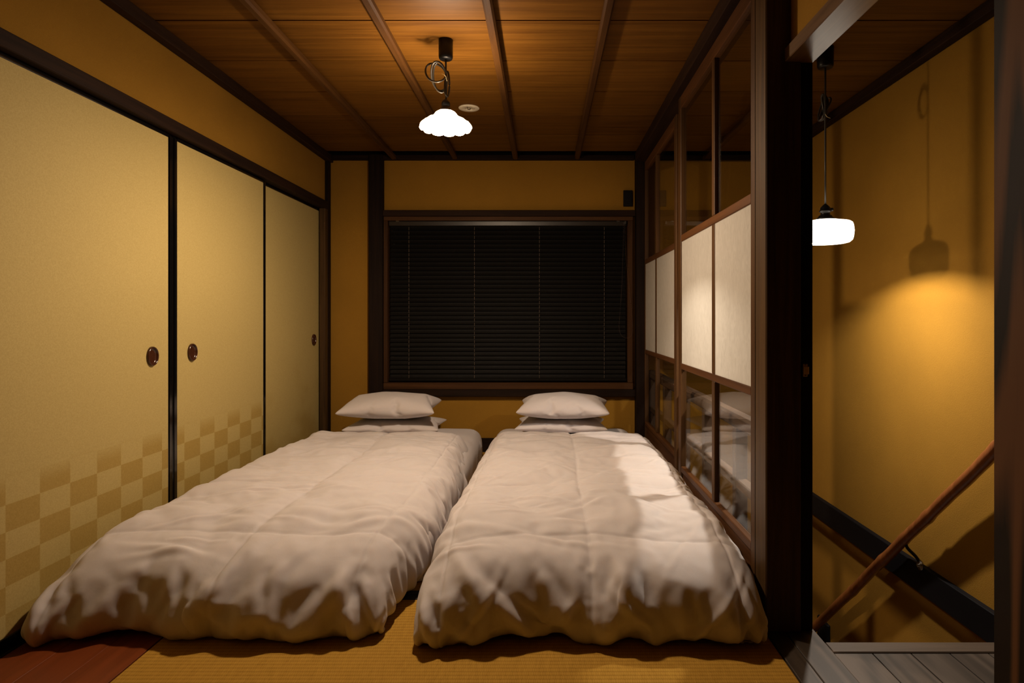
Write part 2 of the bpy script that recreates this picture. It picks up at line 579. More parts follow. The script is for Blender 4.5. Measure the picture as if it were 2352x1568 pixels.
# --- floor: sub-floor slab, red boards by the sliding doors, landing boards at the stairs
floor = empty('floor', (0, 0, 0), 'wooden floor with red boards and a grey brown stair landing', 'floor', kind='structure')
box('floor_slab', XL - 0.1, 0.86, YF, YB + 0.1, -0.22, -0.06, 'outside', floor, 0)
box('floor_slab', 0.86, XR, YF, 1.90, -0.22, -0.03, 'outside', floor, 0)
for x0, x1 in ((-1.595, -1.455), (-1.455, -1.325), (-1.325, -1.194)):
    box('plank', x0 + 0.0004, x1 - 0.0004, YF, YB, -0.06, 0.0, 'floor_red', floor, 0.0008)
box('sill_board', 0.703, 0.762, YF, 2.14, -0.06, 0.004, 'landing', floor, 0.002)
box('sill_board', 0.764, 0.86, YF, 2.14, -0.06, 0.004, 'landing', floor, 0.002)
box('nosing_board', 0.86, XR, 1.903, 1.962, -0.05, 0.004, 'landing_x', floor, 0.003)
x = 0.862
while x < XR - 0.01:
    x1 = min(x + 0.115, XR)
    box('plank', x, x1 - 0.002, YF, 1.902, -0.03, 0.0, 'landing', floor, 0.0012)
    x = x1

# --- tatami mats
tat_y = [(1.345, 2.300, 'tatami mat with black border across the foot of the beds, nearest the camera'),
         (2.300, 3.255, 'tatami mat glimpsed between the two futons behind the black border'),
         (3.255, 4.210, 'tatami mat under the upper half of the two futons'),
         (4.210, 4.775, 'narrow tatami mat under the pillows by the back wall'),
         (0.390, 1.345, 'tatami mat in front of the nearest bordered mat, below the frame')]
for y0, y1, lab in tat_y:
    t = empty('tatami_mat', (-0.245, (y0 + y1) / 2, -0.06), lab, 'tatami mat', 'tatami mats')
    box('mat', -1.192, 0.702, y0 + 0.001, y1 - 0.001, -0.06, 0.0, 'tatami', t, 0.004)
    for ya, yb in ((y0 + 0.001, y0 + 0.037), (y1 - 0.037, y1 - 0.001)):
        box('border', -1.192, 0.702, ya, yb, -0.055, 0.002, 'heri', t, 0.001)

# --- ceiling
ceil = empty('ceiling', (0, 0, ZC), 'low ceiling of wide brown boards under thin wooden joists', 'ceiling', kind='structure')
box('ceiling_backing', XL - 0.1, XR + 0.1, YF, YB + 0.1, ZC + 0.035, ZC + 0.10, 'outside', ceil, 0)
yb = [2.597 + 0.4095 * k for k in range(-10, 6)]
for a, b in zip(yb[:-1], yb[1:]):
    if b < YF: continue
    for xa, xb in ((XL - 0.02, 0.74), (0.74, XR + 0.02)):
        box('ceiling_board', xa, xb, max(a, YF) + 0.0045, min(b, YB + 0.05) - 0.0045, ZC, ZC + 0.012 + random.uniform(0, 0.0), 'board', ceil, 0)
for xj in (-1.116, -0.662, -0.213, 0.245, 1.215):
    box('joist', xj - 0.019, xj + 0.019, YF, YB, ZC - 0.036, ZC - 0.0005, 'joist', ceil, 0.008)

# --- walls
def wall_mesh(name, boxes, mat, label):
    verts, faces = [], []
    for (x0, x1, y0, y1, z0, z1) in boxes:
        k = len(verts)
        for xx in (x0, x1):
            for yy in (y0, y1):
                for zz in (z0, z1):
                    verts.append((xx, yy, zz))
        for f in ((0, 1, 3, 2), (4, 6, 7, 5), (0, 4, 5, 1), (2, 3, 7, 6), (0, 2, 6, 4), (1, 5, 7, 3)):
            faces.append(tuple(k + i for i in f))
    o = raw(name, verts, faces, mat)
    return tag(o, label, 'wall', kind='structure')

WX0, WX1, WZ0, WZ1 = -1.165, 0.622, 0.51, 1.722
wall_mesh('wall_back', [(XL - 0.1, WX0, YB, YB + 0.12, -2.5, ZC), (WX1, XR + 0.12, YB, YB + 0.12, -2.5, ZC),
                        (WX0, WX1, YB, YB + 0.12, -0.06, WZ0), (WX0, WX1, YB, YB + 0.12, WZ1, ZC)], 'plaster',
          'ochre plaster wall around the window behind the futons')
wall_mesh('wall_left', [(XL - 0.14, XL, YF, YB, 1.80, ZC), (XL - 0.14, XL - 0.10, YF, YB, -0.06, 1.80)], 'plaster',
          'ochre plaster strip above the sliding paper doors')
wall_mesh('wall_right', [(XR, XR + 0.12, YF, YB, -2.5, ZC)], 'plaster', 'tall ochre plaster wall beside the stairwell')
wall_mesh('wall_doorway', [(0.78, 0.845, 1.0, 2.03, 1.85, ZC)], 'plaster', 'small ochre plaster panel above the doorway header')
wall_mesh('wall_front', [(XL - 0.1, XR + 0.1, YF - 0.12, YF, -0.06, ZC)], 'plaster', 'plaster wall behind the camera')
wall_mesh('wall_side', [(0.74, 0.82, YF, 0.89, -0.02, ZC)], 'plaster', 'plaster wall beside the camera, past the near pillar')
wall_mesh('wall_stairwell', [(0.82, 0.86, 1.96, YB, -2.5, -0.22), (0.86, XR, 1.78, 1.90, -2.5, -0.22)], 'plaster', 'plaster walls around the lower stairs')

# --- stairs going down, away from the camera
stairs = empty('staircase', (1.295, 1.96, -2.4), 'steep wooden stairs descending beside the ochre wall', 'stairs', kind='structure')
for k in range(11):
    y0 = 1.965 + 0.222 * k
    z1 = -0.2 * (k + 1)
    box('tread', 0.875, XR - 0.005, y0 - 0.02, y0 + 0.235, z1 - 0.035, z1, 'stair', stairs, 0.003)
    box('riser', 0.875, XR - 0.005, y0 - 0.012, y0, z1, z1 + 0.165, 'stair', stairs, 0)
box('lower_floor', 0.86, XR, 1.9, YB, -2.45, -2.40, 'landing_x', stairs, 0)

# --- trims, posts, beams
trim(XL, XL + 0.045, YF, YB, ZC - 0.052, ZC - 0.001, 'dark_y', 'dark ceiling moulding above the left plaster wall')
trim(XL + 0.045, XP - 0.03, YB - 0.04, YB, ZC - 0.036, ZC - 0.001, 'dark_x', 'dark ceiling moulding above the window wall')
trim(XR - 0.05, XR, YF, YB, ZC - 0.05, ZC - 0.001, 'dark_y', 'dark ceiling moulding above the stair wall')
trim(0.80, XR - 0.05, YB - 0.04, YB, ZC - 0.045, ZC - 0.001, 'dark_x', 'dark ceiling moulding at the far end of the stairwell')
trim(XL - 0.04, XL + 0.028, YF, 4.72, 1.795, 1.85, 'dark_y', 'dark lintel rail above the sliding paper doors')
trim(XL - 0.08, XL + 0.026, YF, 4.72, -0.06, 0.006, 'lacquer', 'black lacquered floor track under the paper doors')
trim(XL, XL + 0.026, 4.72, YB, 0.0, ZC, 'dark_z', 'thin dark corner post between paper doors and window wall')
trim(XL - 0.02, XL + 0.023, 4.66, 4.72, 0.006, 1.795, 'post_lit', 'brown door jamb at the far end of the paper doors')
trim(-1.298, -1.195, YB - 0.055, YB + 0.01, 0.0, ZC, 'dark_z', 'black post left of the window, floor to ceiling')
trim(-1.195, 0.675, YB - 0.05, YB, 1.747, 1.792, 'dark_x', 'dark lintel beam above the window')
trim(-1.195, 0.675, YB - 0.05, YB, 0.411, 0.464, 'dark_x', 'dark sill beam below the window')
trim(XL + 0.026, 0.675, YB - 0.02, YB, 0.002, 0.098, 'dark_x', 'dark skirting board seen between the two futons')
trim(0.675, 0.735, YB - 0.10, YB, 0.0, ZC, 'dark_z', 'dark corner post between window wall and glass partition')
trim(0.665, 0.795, 2.13, YB - 0.10, 2.135, ZC - 0.001, 'dark_y', 'dark head rail above the glass partition')
trim(0.69, 0.766, 2.13, YB - 0.10, -0.06, 0.012, 'dark_y', 'dark floor track below the glass partition')
p1 = trim(0.700, 0.812, 2.02, 2.13, 0.004, ZC, 'post_lit', 'dark square pillar at the near end of the glass partition', 0.004)
p2 = trim(0.812, 0.853, 2.03, 2.13, 0.004, ZC, 'dark_z', 'dark door jamb with a small metal latch beside the pillar')
trim(0.700, 0.853, 0.80, 1.0, 0.004, ZC, 'pillar', 'brown grained pillar close to the camera at the right edge', 0.005)
trim(0.76, 0.853, 1.0, 2.03, 1.806, 1.85, 'header', 'glossy brown header beam over the doorway')
trim(XR - 0.028, XR, 1.96, YB, -0.252, -0.125, 'beam_black', 'black horizontal beam on the stair wall behind the handrail')
trim(0.86, XR, 1.93, 1.96, -0.24, -0.05, 'dark_x', 'dark fascia under the landing edge')
trim(0.766, 0.86, 2.13, YB, -0.22, 0.0, 'dark_y', 'dark floor edge beside the stairwell')
# latch on the jamb
lx, ly, lz = 0.8275, 2.028, 1.0 - (850 - 728) * 2.03 / F_PX
latch = box('latch_plate', lx - 0.007, lx + 0.007, ly - 0.002, ly + 0.002, lz - 0.020, lz + 0.020, 'brass', p2, 0.001)
box('latch_body', lx - 0.006, lx + 0.009, ly - 0.008, ly - 0.002, lz - 0.012, lz + 0.012, 'brass', latch, 0.001)
for dz in (-0.0165, 0.0165):
    lathe('latch_screw', [(0.003, 0), (0.003, 0.002)], 'black', latch, (lx, ly - 0.003, lz + dz), 8)

# ------------------------------------------------------------------ sliding paper doors (fusuma)
def ellipse_ring(name, mat, parent, cx, cy, cz, ry, rz, prof):
    # profile of (scale, x) rings of an oval finger pull lying in the y-z plane
    seg = 28
    verts, faces = [], []
    for s, xx in prof:
        for i in range(seg):
            a = 2 * math.pi * i / seg
            verts.append((xx, ry * s * math.cos(a), rz * s * math.sin(a)))
    for j in range(len(prof) - 1):
        for i in range(seg):
            k = (i + 1) % seg
            faces.append((j * seg + i, j * seg + k, (j + 1) * seg + k, (j + 1) * seg + i))
    n = len(prof)
    faces.append(tuple(range((n - 1) * seg, n * seg)))
    return raw(name, verts, faces, mat, parent, (cx, cy, cz), True)

def paper_door(n, y0, y1, xf, mat, pull_y, label, sl=0.026):
    d = empty('door_%d' % n, (xf, y0, 0.006), label, 'door', 'sliding paper doors', kind='structure')
    z0, z1 = 0.008, 1.792
    box('stile', xf - 0.022, xf, y0, y0 + sl, z0, z1, 'lacquer', d, 0.007, 3)
    box('stile', xf - 0.022, xf, y1 - sl, y1, z0, z1, 'lacquer', d, 0.007, 3)
    box('rail', xf - 0.022, xf, y0 + sl, y1 - sl, z1 - 0.016, z1, 'lacquer', d, 0.003)
    box('rail', xf - 0.022, xf, y0 + sl, y1 - sl, z0, z0 + 0.028, 'lacquer', d, 0.003)
    # the paper field: mesh origin at (x, 0, 0) so that the print sits at its true height and place
    ya, yb_, za, zb = y0 + sl, y1 - sl, z0 + 0.028, z1 - 0.016
    X0, X1 = -0.019, -0.003
    vs = [(X0, ya, za), (X1, ya, za), (X1, yb_, za), (X0, yb_, za), (X0, ya, zb), (X1, ya, zb), (X1, yb_, zb), (X0, yb_, zb)]
    raw('paper_field', vs, [(0, 1, 2, 3), (4, 5, 6, 7), (0, 1, 5, 4), (1, 2, 6, 5), (2, 3, 7, 6), (3, 0, 4, 7)], mat, d, (xf, 0, 0))
    if pull_y is not None:
        o = ellipse_ring('finger_pull', 'pull', d, xf - 0.003, pull_y, 0.838, 0.036, 0.036 * 1.12,
                         [(1.0, 0.0), (1.0, 0.006), (0.94, 0.010), (0.87, 0.010), (0.82, 0.006), (0.78, 0.0015), (0.60, 0.0008)])
        o['label'] = 'brown lacquered oval finger pull'
    return d

fus1 = make_fusuma('fusuma_check_print_near', 1.927, 0, 'check')
fus2 = make_fusuma('fusuma_check_print_far', 2.885, 0, 'check')
fus3 = make_fusuma('fusuma_mist_print', 0, 0, 'mist')
XD = XL + 0.0
paper_door(1, 1.865, 2.793, XD, fus1, 2.644, 'nearest yellow paper sliding door with checkered print, cut by the frame', 0.033)
paper_door(2, 2.795, 3.727, XD, fus2, 2.944, 'middle yellow paper sliding door with checkered print', 0.033)
paper_door(3, 3.690, 4.715, XD - 0.026, fus3, 4.570, 'farthest yellow paper sliding door with faint misty print, by the corner', 0.028)
paper_door(4, 0.930, 1.900, XD - 0.026, fus3, None, 'yellow paper sliding door beside the camera, outside the frame', 0.028)

# ------------------------------------------------------------------ glass and paper partition
def partition(n, y0, y1, xf, ym, label, sw=0.055):
    d = empty('door_%d' % n, (xf, y0, 0.012), label, 'door', 'glass and paper partition panels', kind='structure')
    xb = xf + 0.030
    z0, z1 = 0.012, 2.135
    ZT, ZM1, ZM0, ZL1, ZL0, ZB = 2.072, 1.421, 1.386, 0.763, 0.733, 0.236
    for a, b in ((y0, y0 + sw), (y1 - sw, y1)):
        box('stile', xf, xb, a, b, z0, z1, 'sash_z', d, 0.003)
    ya, yb_ = y0 + sw, y1 - sw
    box('top_rail', xf + 0.001, xb - 0.001, ya, yb_, ZT, z1, 'sash_y', d, 0.003)
    box('middle_rail', xf + 0.001, xb - 0.001, ya, yb_, ZM0, ZM1, 'sash_y', d, 0.003)
    box('middle_rail', xf + 0.001, xb - 0.001, ya, yb_, ZL0, ZL1, 'sash_y', d, 0.003)
    box('bottom_rail', xf + 0.001, xb - 0.001, ya, yb_, z0, z0 + 0.05, 'sash_y', d, 0.003)
    box('bottom_rail', xf + 0.001, xb - 0.001, ya, yb_, ZB - 0.03, ZB, 'sash_y', d, 0.003)
    box('bottom_panel', xf + 0.012, xf + 0.018, ya, yb_, z0 + 0.05, ZB - 0.03, 'sash_y', d, 0.001)
    mw = 0.019
    for za, zb in ((ZB, ZL0), (ZL1, ZM0), (ZM1, ZT)):
        box('muntin', xf + 0.002, xb - 0.002, ym - mw, ym + mw, za, zb, 'sash_z', d, 0.003)
    for a, b in ((ya, ym - mw), (ym + mw, yb_)):
        for za, zb in ((ZB, ZL0), (ZM1, ZT)):
            box('glass_pane', xf + 0.0135, xf + 0.0165, a - 0.004, b + 0.004, za - 0.004, zb + 0.004, 'glass', d, 0)
        box('paper_pane', xf + 0.006, xf + 0.008, a - 0.001, b + 0.001, ZL1 - 0.001, ZM0 + 0.001, 'washi', d, 0)
    return d

partition(5, 2.115, 3.335, XP, 2.662, 'near glass partition panel with white paper middle panes, beside the pillar')
partition(6, 3.570, 4.735, XP + 0.036, 4.235, 'far glass partition panel with white paper middle panes, by the window wall')

# ------------------------------------------------------------------ window and blind
win = empty('window_1', (-0.27, YB, 0.464), 'window with a brown wooden frame in the back wall', 'window', kind='structure')
fy0, fy1 = YB - 0.035, YB + 0.06
box('frame_top', -1.193, 0.66, fy0, fy1, 1.716, 1.747, 'frame_x', win, 0.003)
box('frame_sill', -1.193, 0.66, fy0 - 0.01, fy1, 0.464, 0.513, 'frame_x', win, 0.004)
box('frame_side', -1.193, -1.163, fy0, fy1, 0.513, 1.716, 'frame_z', win, 0.003)
box('frame_side', 0.620, 0.658, fy0, fy1, 0.513, 1.716, 'frame_z', win, 0.003)
box('sash_stile', -0.29, -0.25, YB + 0.065, YB + 0.095, 0.513, 1.716, 'frame_z', win, 0.003)
box('pane', -1.163, -0.27, YB + 0.078, YB + 0.082, 0.513, 1.716, 'glass', win, 0)
box('pane', -0.27, 0.620, YB + 0.078, YB + 0.082, 0.513, 1.716, 'glass', win, 0)

blind = empty('venetian_blind', (-0.27, YB - 0.005, 0.53), 'closed black venetian blind filling the window', 'blind')
BX0, BX1 = -1.155, 0.612
by = YB - 0.006
hrail = box('headrail', BX0, BX1, by - 0.022, by + 0.020, 1.678, 1.713, 'headrail', blind, 0.003)
box('bottom_rail', BX0, BX1, by - 0.012, by + 0.012, 0.524, 0.545, 'slat', blind, 0.003)
for xx in (-1.09, 0.55):
    box('mount_clip', xx - 0.012, xx + 0.012, by - 0.026, by - 0.014, 1.709, 1.716, 'chrome', hrail, 0.001)
sv, sf = [], []
L = BX1 - BX0 - 0.01
tilt = math.radians(64)
for i in range(5):
    t = i / 4 - 0.5
    u = t * 0.036
    w = 0.0022 * (1 - (2 * t) ** 2)
    for xx in (-L / 2, L / 2):
        yy = -u * math.cos(tilt) - w * math.sin(tilt)
        zz = u * math.sin(tilt) - w * math.cos(tilt)
        # upper edge leans away from the room
        sv.append((xx, -yy, zz))
for i in range(4):
    sf.append((2 * i, 2 * i + 1, 2 * i + 3, 2 * i + 2))
top = [(v[0], v[1], v[2]) for v in sv]
k = len(top)
sv2 = top + [(v[0], v[1] + 0.0009, v[2] - 0.0004) for v in top]
sf2 = sf + [tuple(k + q for q in reversed(f)) for f in sf] + [(0, 1, k + 1, k), (8, 9, k + 9, k + 8), (0, 2, k + 2, k), (1, 3, k + 3, k + 1)]
smesh = None
nsl = 34
for i in range(nsl):
    zc = 0.563 + (1.662 - 0.563) * i / (nsl - 1)
    loc = ((BX0 + BX1) / 2, by, zc)
    if smesh is None:
        o = raw('slat', sv2, sf2, 'slat', blind, loc)
        smesh = o.data
    else:
        link_mesh('slat', smesh, None, blind, loc)
for px in (939, 1089.5, 1239, 1388):
    xx = (px - 1250) * (by - 0.02) / F_PX
    v, f = [], []
    for i in range(nsl + 1):
        zc = 0.546 + (1.678 - 0.546) * i / (nsl + 1)
        a = (xx - 0.0013, by - 0.0185, zc); k = len(v)
        h = 0.024
        v += [a, (a[0] + 0.0026, a[1], a[2]), (a[0] + 0.0026, a[1], a[2] + h), (a[0], a[1], a[2] + h),
              (a[0], a[1] + 0.001, a[2]), (a[0] + 0.0026, a[1] + 0.001, a[2]), (a[0] + 0.0026, a[1] + 0.001, a[2] + h), (a[0], a[1] + 0.001, a[2] + h)]
        f += [(k, k + 1, k + 2, k + 3), (k + 4, k + 7, k + 6, k + 5), (k, k + 4, k + 5, k + 1), (k + 3, k + 2, k + 6, k + 7), (k, k + 3, k + 7, k + 4), (k + 1, k + 5, k + 6, k + 2)]
    o = raw('ladder_cord', v, f, 'ladder', blind)
    o['kind'] = 'stuff'
# beaded pull chain hanging in a loop at the right
def img(px, py, Y):
    return Vector(((px - 1250) * Y / F_PX, Y, 1.0 - (py - 728) * Y / F_PX))
yc = YB - 0.055
ch = spline([img(1432, 512, yc), img(1431, 580, yc), img(1428, 660, yc), img(1424, 720, yc), img(1422, 750, yc), img(1426, 768, yc), img(1437, 776, yc),
             img(1449, 772, yc), img(1453, 756, yc), img(1451, 720, yc), img(1445, 660, yc), img(1438, 590, yc), img(1434, 512, yc)], 26)
v, f = [], []
acc, last = 0, ch[0]
for p in ch:
    if (p - last).length > 0.0075 or p is ch[0]:
        last = p
        k = len(v); r = 0.0024
        v += [p + Vector(q) * r for q in ((1, 0, 0), (-1, 0, 0), (0, 1, 0), (0, -1, 0), (0, 0, 1), (0, 0, -1))]
        f += [(k + a, k + b, k + c) for a, b, c in ((0, 2, 4), (2, 1, 4), (1, 3, 4), (3, 0, 4), (2, 0, 5), (1, 2, 5), (3, 1, 5), (0, 3, 5))]
pc = raw('pull_chain', v, f, 'bead', blind); pc['kind'] = 'stuff'
box('chain_holder', 0.594, 0.606, by - 0.05, by - 0.02, 1.688, 1.71, 'chrome', hrail, 0.001)

# small black plate on the back wall
plate = empty('wall_plate', (0.623, YB, 1.823), 'small black wall box near the ceiling beside the partition', 'wall box')
box('cover', 0.590, 0.656, YB - 0.022, YB, 1.824, 1.944, 'black', plate, 0.003)
box('inset', 0.601, 0.645, YB - 0.0245, YB - 0.022, 1.845, 1.925, 'black', plate, 0.002)

# ------------------------------------------------------------------ balustrade beyond the partition
bal = empty('balustrade', (0.80, 3.4, 0.0), 'low brown balustrade along the stairwell seen through the glass partition', 'balustrade')
box('top_rail', 0.772, 0.832, 2.14, YB - 0.001, 0.549, 0.606, 'rail', bal, 0.010)
box('lower_rail', 0.780, 0.824, 2.14, YB - 0.001, 0.305, 0.343, 'rail', bal, 0.004)
box('lower_rail', 0.780, 0.824, 2.14, YB - 0.001, 0.060, 0.096, 'rail', bal, 0.004)
for yy in (2.16, 2.60, 3.11, 3.62, 4.15, 4.72):
    box('baluster', 0.776, 0.828, yy, yy + 0.04, 0.0, 0.551, 'rail_z', bal, 0.004)

# ------------------------------------------------------------------ handrail on the stair wall
hr = empty('handrail', (1.655, 2.95, -0.05), 'reddish brown natural wood stair handrail running diagonally down the wall', 'handrail')
A, B = Vector((1.655, 2.12, 0.715)), Vector((1.655, 4.25, -1.20))
pts, rad = [], []
nseg = 70
for i in range(nseg + 1):
    t = i / nseg
    p = A.lerp(B, t)
    w = noise.noise(Vector((t * 9, 3.1, 0))) * 0.006
    pts.append(p + Vector((w * 0.5, w, w)))
    rr = 0.0245 + 0.0018 * noise.noise(Vector((t * 30, 0, 9)))
    for kt in (0.10, 0.135, 0.30, 0.39, 0.47, 0.62):
        rr += 0.0035 * math.exp(-((t - kt) / 0.006) ** 2)
    rad.append(rr)
tube('pole', pts, rad, 'pole', hr, 12)
for (yb_, lab) in ((2.25, 'top'), (2.93, 'upper'), (4.0, 'lower')):
    t = (yb_ - A.y) / (B.y - A.y)
    p = A.lerp(B, t)
    arm = tube('bracket_arm', spline([(p.x, p.y, p.z - 0.018), (p.x + 0.01, p.y, p.z - 0.045), (p.x + 0.035, p.y - 0.02, p.z - 0.075), (XR - (0.028 if lab == 'upper' else 0.001 if lab == 'top' else 0.02), p.y - 0.045, p.z - 0.105)], 6), 0.0075, 'black', hr, 8)
    v, f = lathe_data([(0.020, 0.0), (0.024, 0.004), (0.022, 0.010), (0.008, 0.012), (0.008, 0.020), (0.004, 0.022)], 16)
    f.append(tuple(range(5 * 16, 6 * 16)))
    v = [(-q[2], q[0], q[1]) for q in v]
    raw('bracket_plate', v, f, 'chrome', arm, (XR - (0.028 if lab == 'upper' else 0.001 if lab == 'top' else 0.02), p.y - 0.045, p.z - 0.105), True)
box('mounting_block', XR - 0.022, XR, 3.86, 4.01, -1.05, -0.86, 'beam_black', hr, 0.008)

# ------------------------------------------------------------------ lamps
def cord_loops(parent, c, plane, specs, mat, name='cord_loop'):
    # slack cord wound in loops and tied; each loop passes back through the straight cord
    for i, (w, h, off, dz, tw) in enumerate(specs):
        pts = []
        for k in range(40):
            a = 2 * math.pi * k / 40
            u = off + w * math.cos(a)
            vz = dz + h * math.sin(a)
            q = 0.006 * math.sin(a * 2 + i) + tw * math.sin(a)
            if plane == 'X':
                pts.append((c[0] + u, c[1] + q + 0.004 * i, c[2] + vz - 0.25 * u))
            else:
                pts.append((c[0] + q + 0.004 * i - 0.006, c[1] + u, c[2] + vz))
        tube(name, pts, 0.0042, mat, parent, 8, True)

L1 = Vector((-0.428, 2.78, 1.822))
lamp = empty('pendant_lamp', (L1.x, L1.y, L1.z), 'lit pendant lamp with a ruffled white glass shade above the beds', 'pendant lamp', 'pendant lamps')
lathe('canopy', [(0.031, 0.085), (0.031, 0.012), (0.029, 0.004), (0.025, 0.0)], 'black', lamp, (L1.x, L1.y, ZC - 0.0855), 28)
cord1 = tube('cord', spline([(L1.x, L1.y, ZC - 0.085), (L1.x + 0.001, L1.y, 2.06), (L1.x + 0.003, L1.y, 2.0), (L1.x + 0.001, L1.y, 1.938)], 8), 0.0042, 'cord', lamp)
cord_loops(cord1, (L1.x, L1.y, 2.05), 'X', [(0.044, 0.046, -0.044, 0.0, 0.02), (0.034, 0.052, -0.030, -0.012, -0.03), (0.030, 0.058, -0.027, -0.014, -0.02), (0.010, 0.058, 0.004, -0.032, 0.01)], 'cord')
tube('cord_tie', spline([(L1.x - 0.014, L1.y - 0.016, 2.052), (L1.x - 0.004, L1.y - 0.018, 2.046), (L1.x + 0.003, L1.y - 0.014, 2.038), (L1.x + 0.006, L1.y - 0.008, 2.022)], 5), 0.0013, 'tie', cord1, 6)
lathe('socket', [(0.006, 0.058), (0.012, 0.054), (0.018, 0.044), (0.019, 0.030), (0.017, 0.028), (0.017, 0.024), (0.021, 0.022), (0.024, 0.010), (0.030, 0.002), (0.030, -0.003), (0.02, -0.004)], 'black', lamp, (L1.x, L1.y, 1.888), 24)
NR = 12
def ruffle(r, z, a, j):
    t = max(0.0, min(1.0, (r - 0.060) / 0.05))
    c = abs(math.cos(a * NR / 2)) ** 0.6
    return r * (1 + 0.05 * t * (c - 0.5)), z + 0.007 * t * (0.6 - c)
prof = [(0.026, 0.070), (0.034, 0.068), (0.043, 0.062), (0.052, 0.050), (0.060, 0.040), (0.066, 0.035), (0.074, 0.036), (0.082, 0.032), (0.090, 0.024), (0.098, 0.018), (0.105, 0.015), (0.110, 0.008), (0.112, 0.0), (0.109, -0.005)]
inner = [(r - 0.003, z - 0.003) for r, z in reversed(prof)]
sh = lathe('shade', prof + inner, 'shade1', lamp, (L1.x, L1.y, L1.z + 0.003), 96, ruffle, cap=False)
def bulb(name, parent, c, r, mat):
    v, f = lathe_data([(0.001, 1.0), (0.5, 0.866), (0.866, 0.5), (1.0, 0.0), (0.866, -0.5), (0.5, -0.866), (0.001, -1.0)], 14)
    v = [(a * r, b * r, c_ * r) for a, b, c_ in v]
    return raw(name, v, f, mat, parent, c, True)
bulb('bulb', lamp, (L1.x, L1.y, L1.z + 0.016), 0.030, 'bulb1')
def lamp_light(name, kind, parent, loc, p, size):
    ld = bpy.data.lights.new(name, kind)
    ld.energy = p['watts']
    ld.color = p['color']
    if kind == 'POINT':
        ld.shadow_soft_size = size
    else:
        ld.shape = 'DISK'
        ld.size = size * 2
    lo = bpy.data.objects.new(name, ld)
    C.objects.link(lo)
    lo.parent = parent
    lo.location = Vector(loc) - root_loc(parent)
    return lo
lamp_light('filament', 'POINT', lamp, (L1.x, L1.y, L1.z + 0.008), BULB1, 0.044)

L2 = Vector((1.257, 2.86, 1.333))
lamp2 = empty('pendant_lamp', (L2.x, L2.y, L2.z), 'lit pendant lamp with a drum shaped white glass shade above the stairwell', 'pendant lamp', 'pendant lamps')
lathe('canopy', [(0.036, 0.092), (0.035, 0.012), (0.032, 0.003), (0.026, 0.0)], 'black', lamp2, (L2.x, L2.y, ZC - 0.0925), 28)
cord2 = tube('cord', [(L2.x, L2.y, ZC - 0.092), (L2.x, L2.y, 1.95), (L2.x, L2.y, 1.7), (L2.x, L2.y, 1.495)], 0.0045, 'cord', lamp2)
cord_loops(cord2, (L2.x + 0.006, L2.y, 1.945), 'Y', [(0.030, 0.058, 0.030, 0.0, 0.006), (0.027, 0.055, 0.028, -0.003, 0.012), (0.025, 0.057, 0.026, 0.002, -0.004), (0.028, 0.050, 0.027, -0.006, 0.016)], 'cord')
tube('cord_tie', spline([(L2.x - 0.004, L2.y - 0.008, 1.905), (L2.x + 0.002, L2.y - 0.012, 1.892), (L2.x + 0.018, L2.y - 0.010, 1.886)], 5), 0.0011, 'tie', cord2, 6)
sock2 = lathe('socket', [(0.006, 0.072), (0.012, 0.066), (0.021, 0.056), (0.022, 0.044), (0.026, 0.043), (0.026, 0.038), (0.020, 0.036), (0.020, 0.024), (0.028, 0.020), (0.030, 0.014), (0.038, 0.010), (0.040, 0.0), (0.03, -0.002)], 'black', lamp2, (L2.x, L2.y, 1.4325), 28)
box('switch_knob', L2.x + 0.018, L2.x + 0.036, L2.y - 0.006, L2.y + 0.006, 1.474, 1.488, 'black', sock2, 0.003)
prof2 = [(0.036, 0.101), (0.060, 0.099), (0.082, 0.094), (0.104, 0.090), (0.112, 0.084), (0.116, 0.072), (0.1185, 0.050), (0.116, 0.024), (0.112, 0.010), (0.104, 0.003), (0.092, 0.0), (0.084, 0.0)]
inner2 = [(r - 0.003, z - 0.003 if i > 2 else z) for i, (r, z) in enumerate(prof2)][::-1]
inner2[0] = (0.083, 0.003)
lathe('shade', prof2 + inner2, 'shade2', lamp2, (L2.x, L2.y, L2.z), 48, None, cap=False)
lathe('bulb', [(0.030, 0.0), (0.029, -0.004), (0.020, -0.008), (0.008, -0.010), (0.001, -0.0105)], 'bulb2', lamp2, (L2.x, L2.y, L2.z + 0.034), 20, cap=False)
lamp_light('light_disc', 'AREA', lamp2, (L2.x, L2.y, L2.z + 0.0335), BULB2, 0.028)
lathe('bulb_housing', [(0.013, 0.055), (0.016, 0.040), (0.028, 0.012), (0.0305, 0.001)], 'white_plastic', lamp2, (L2.x, L2.y, L2.z + 0.0345), 20)

# emergency light in the ceiling
em = empty('ceiling_spotlight', (-0.433, 3.68, ZC - 0.006), 'small round cream emergency light set into the ceiling', 'ceiling light')
lathe('disc', [(0.060, 0.006), (0.060, 0.003), (0.056, 0.0), (0.018, -0.001), (0.016, 0.003)], 'white_plastic', em, (-0.433, 3.68, ZC - 0.0065), 40)
lathe('lens', [(0.011, 0.004), (0.011, -0.001), (0.007, -0.004), (0.002, -0.005)], 'lens_glass', em, (-0.433, 3.68, ZC - 0.0065), 20)
lathe('indicator', [(0.004, 0.002), (0.004, -0.002)], 'lens_glass', em, (-0.402, 3.672, ZC - 0.0065), 10)
lathe('indicator', [(0.003, 0.002), (0.003, -0.002)], 'black', em, (-0.438, 3.648, ZC - 0.0065), 10)

# ------------------------------------------------------------------ bedding
def nz(x, y, s, seed):
    return noise.noise(Vector((x * s, y * s, seed)))

def smooth01(t):
    t = max(0.0, min(1.0, t))
    return t * t * (3 - 2 * t)

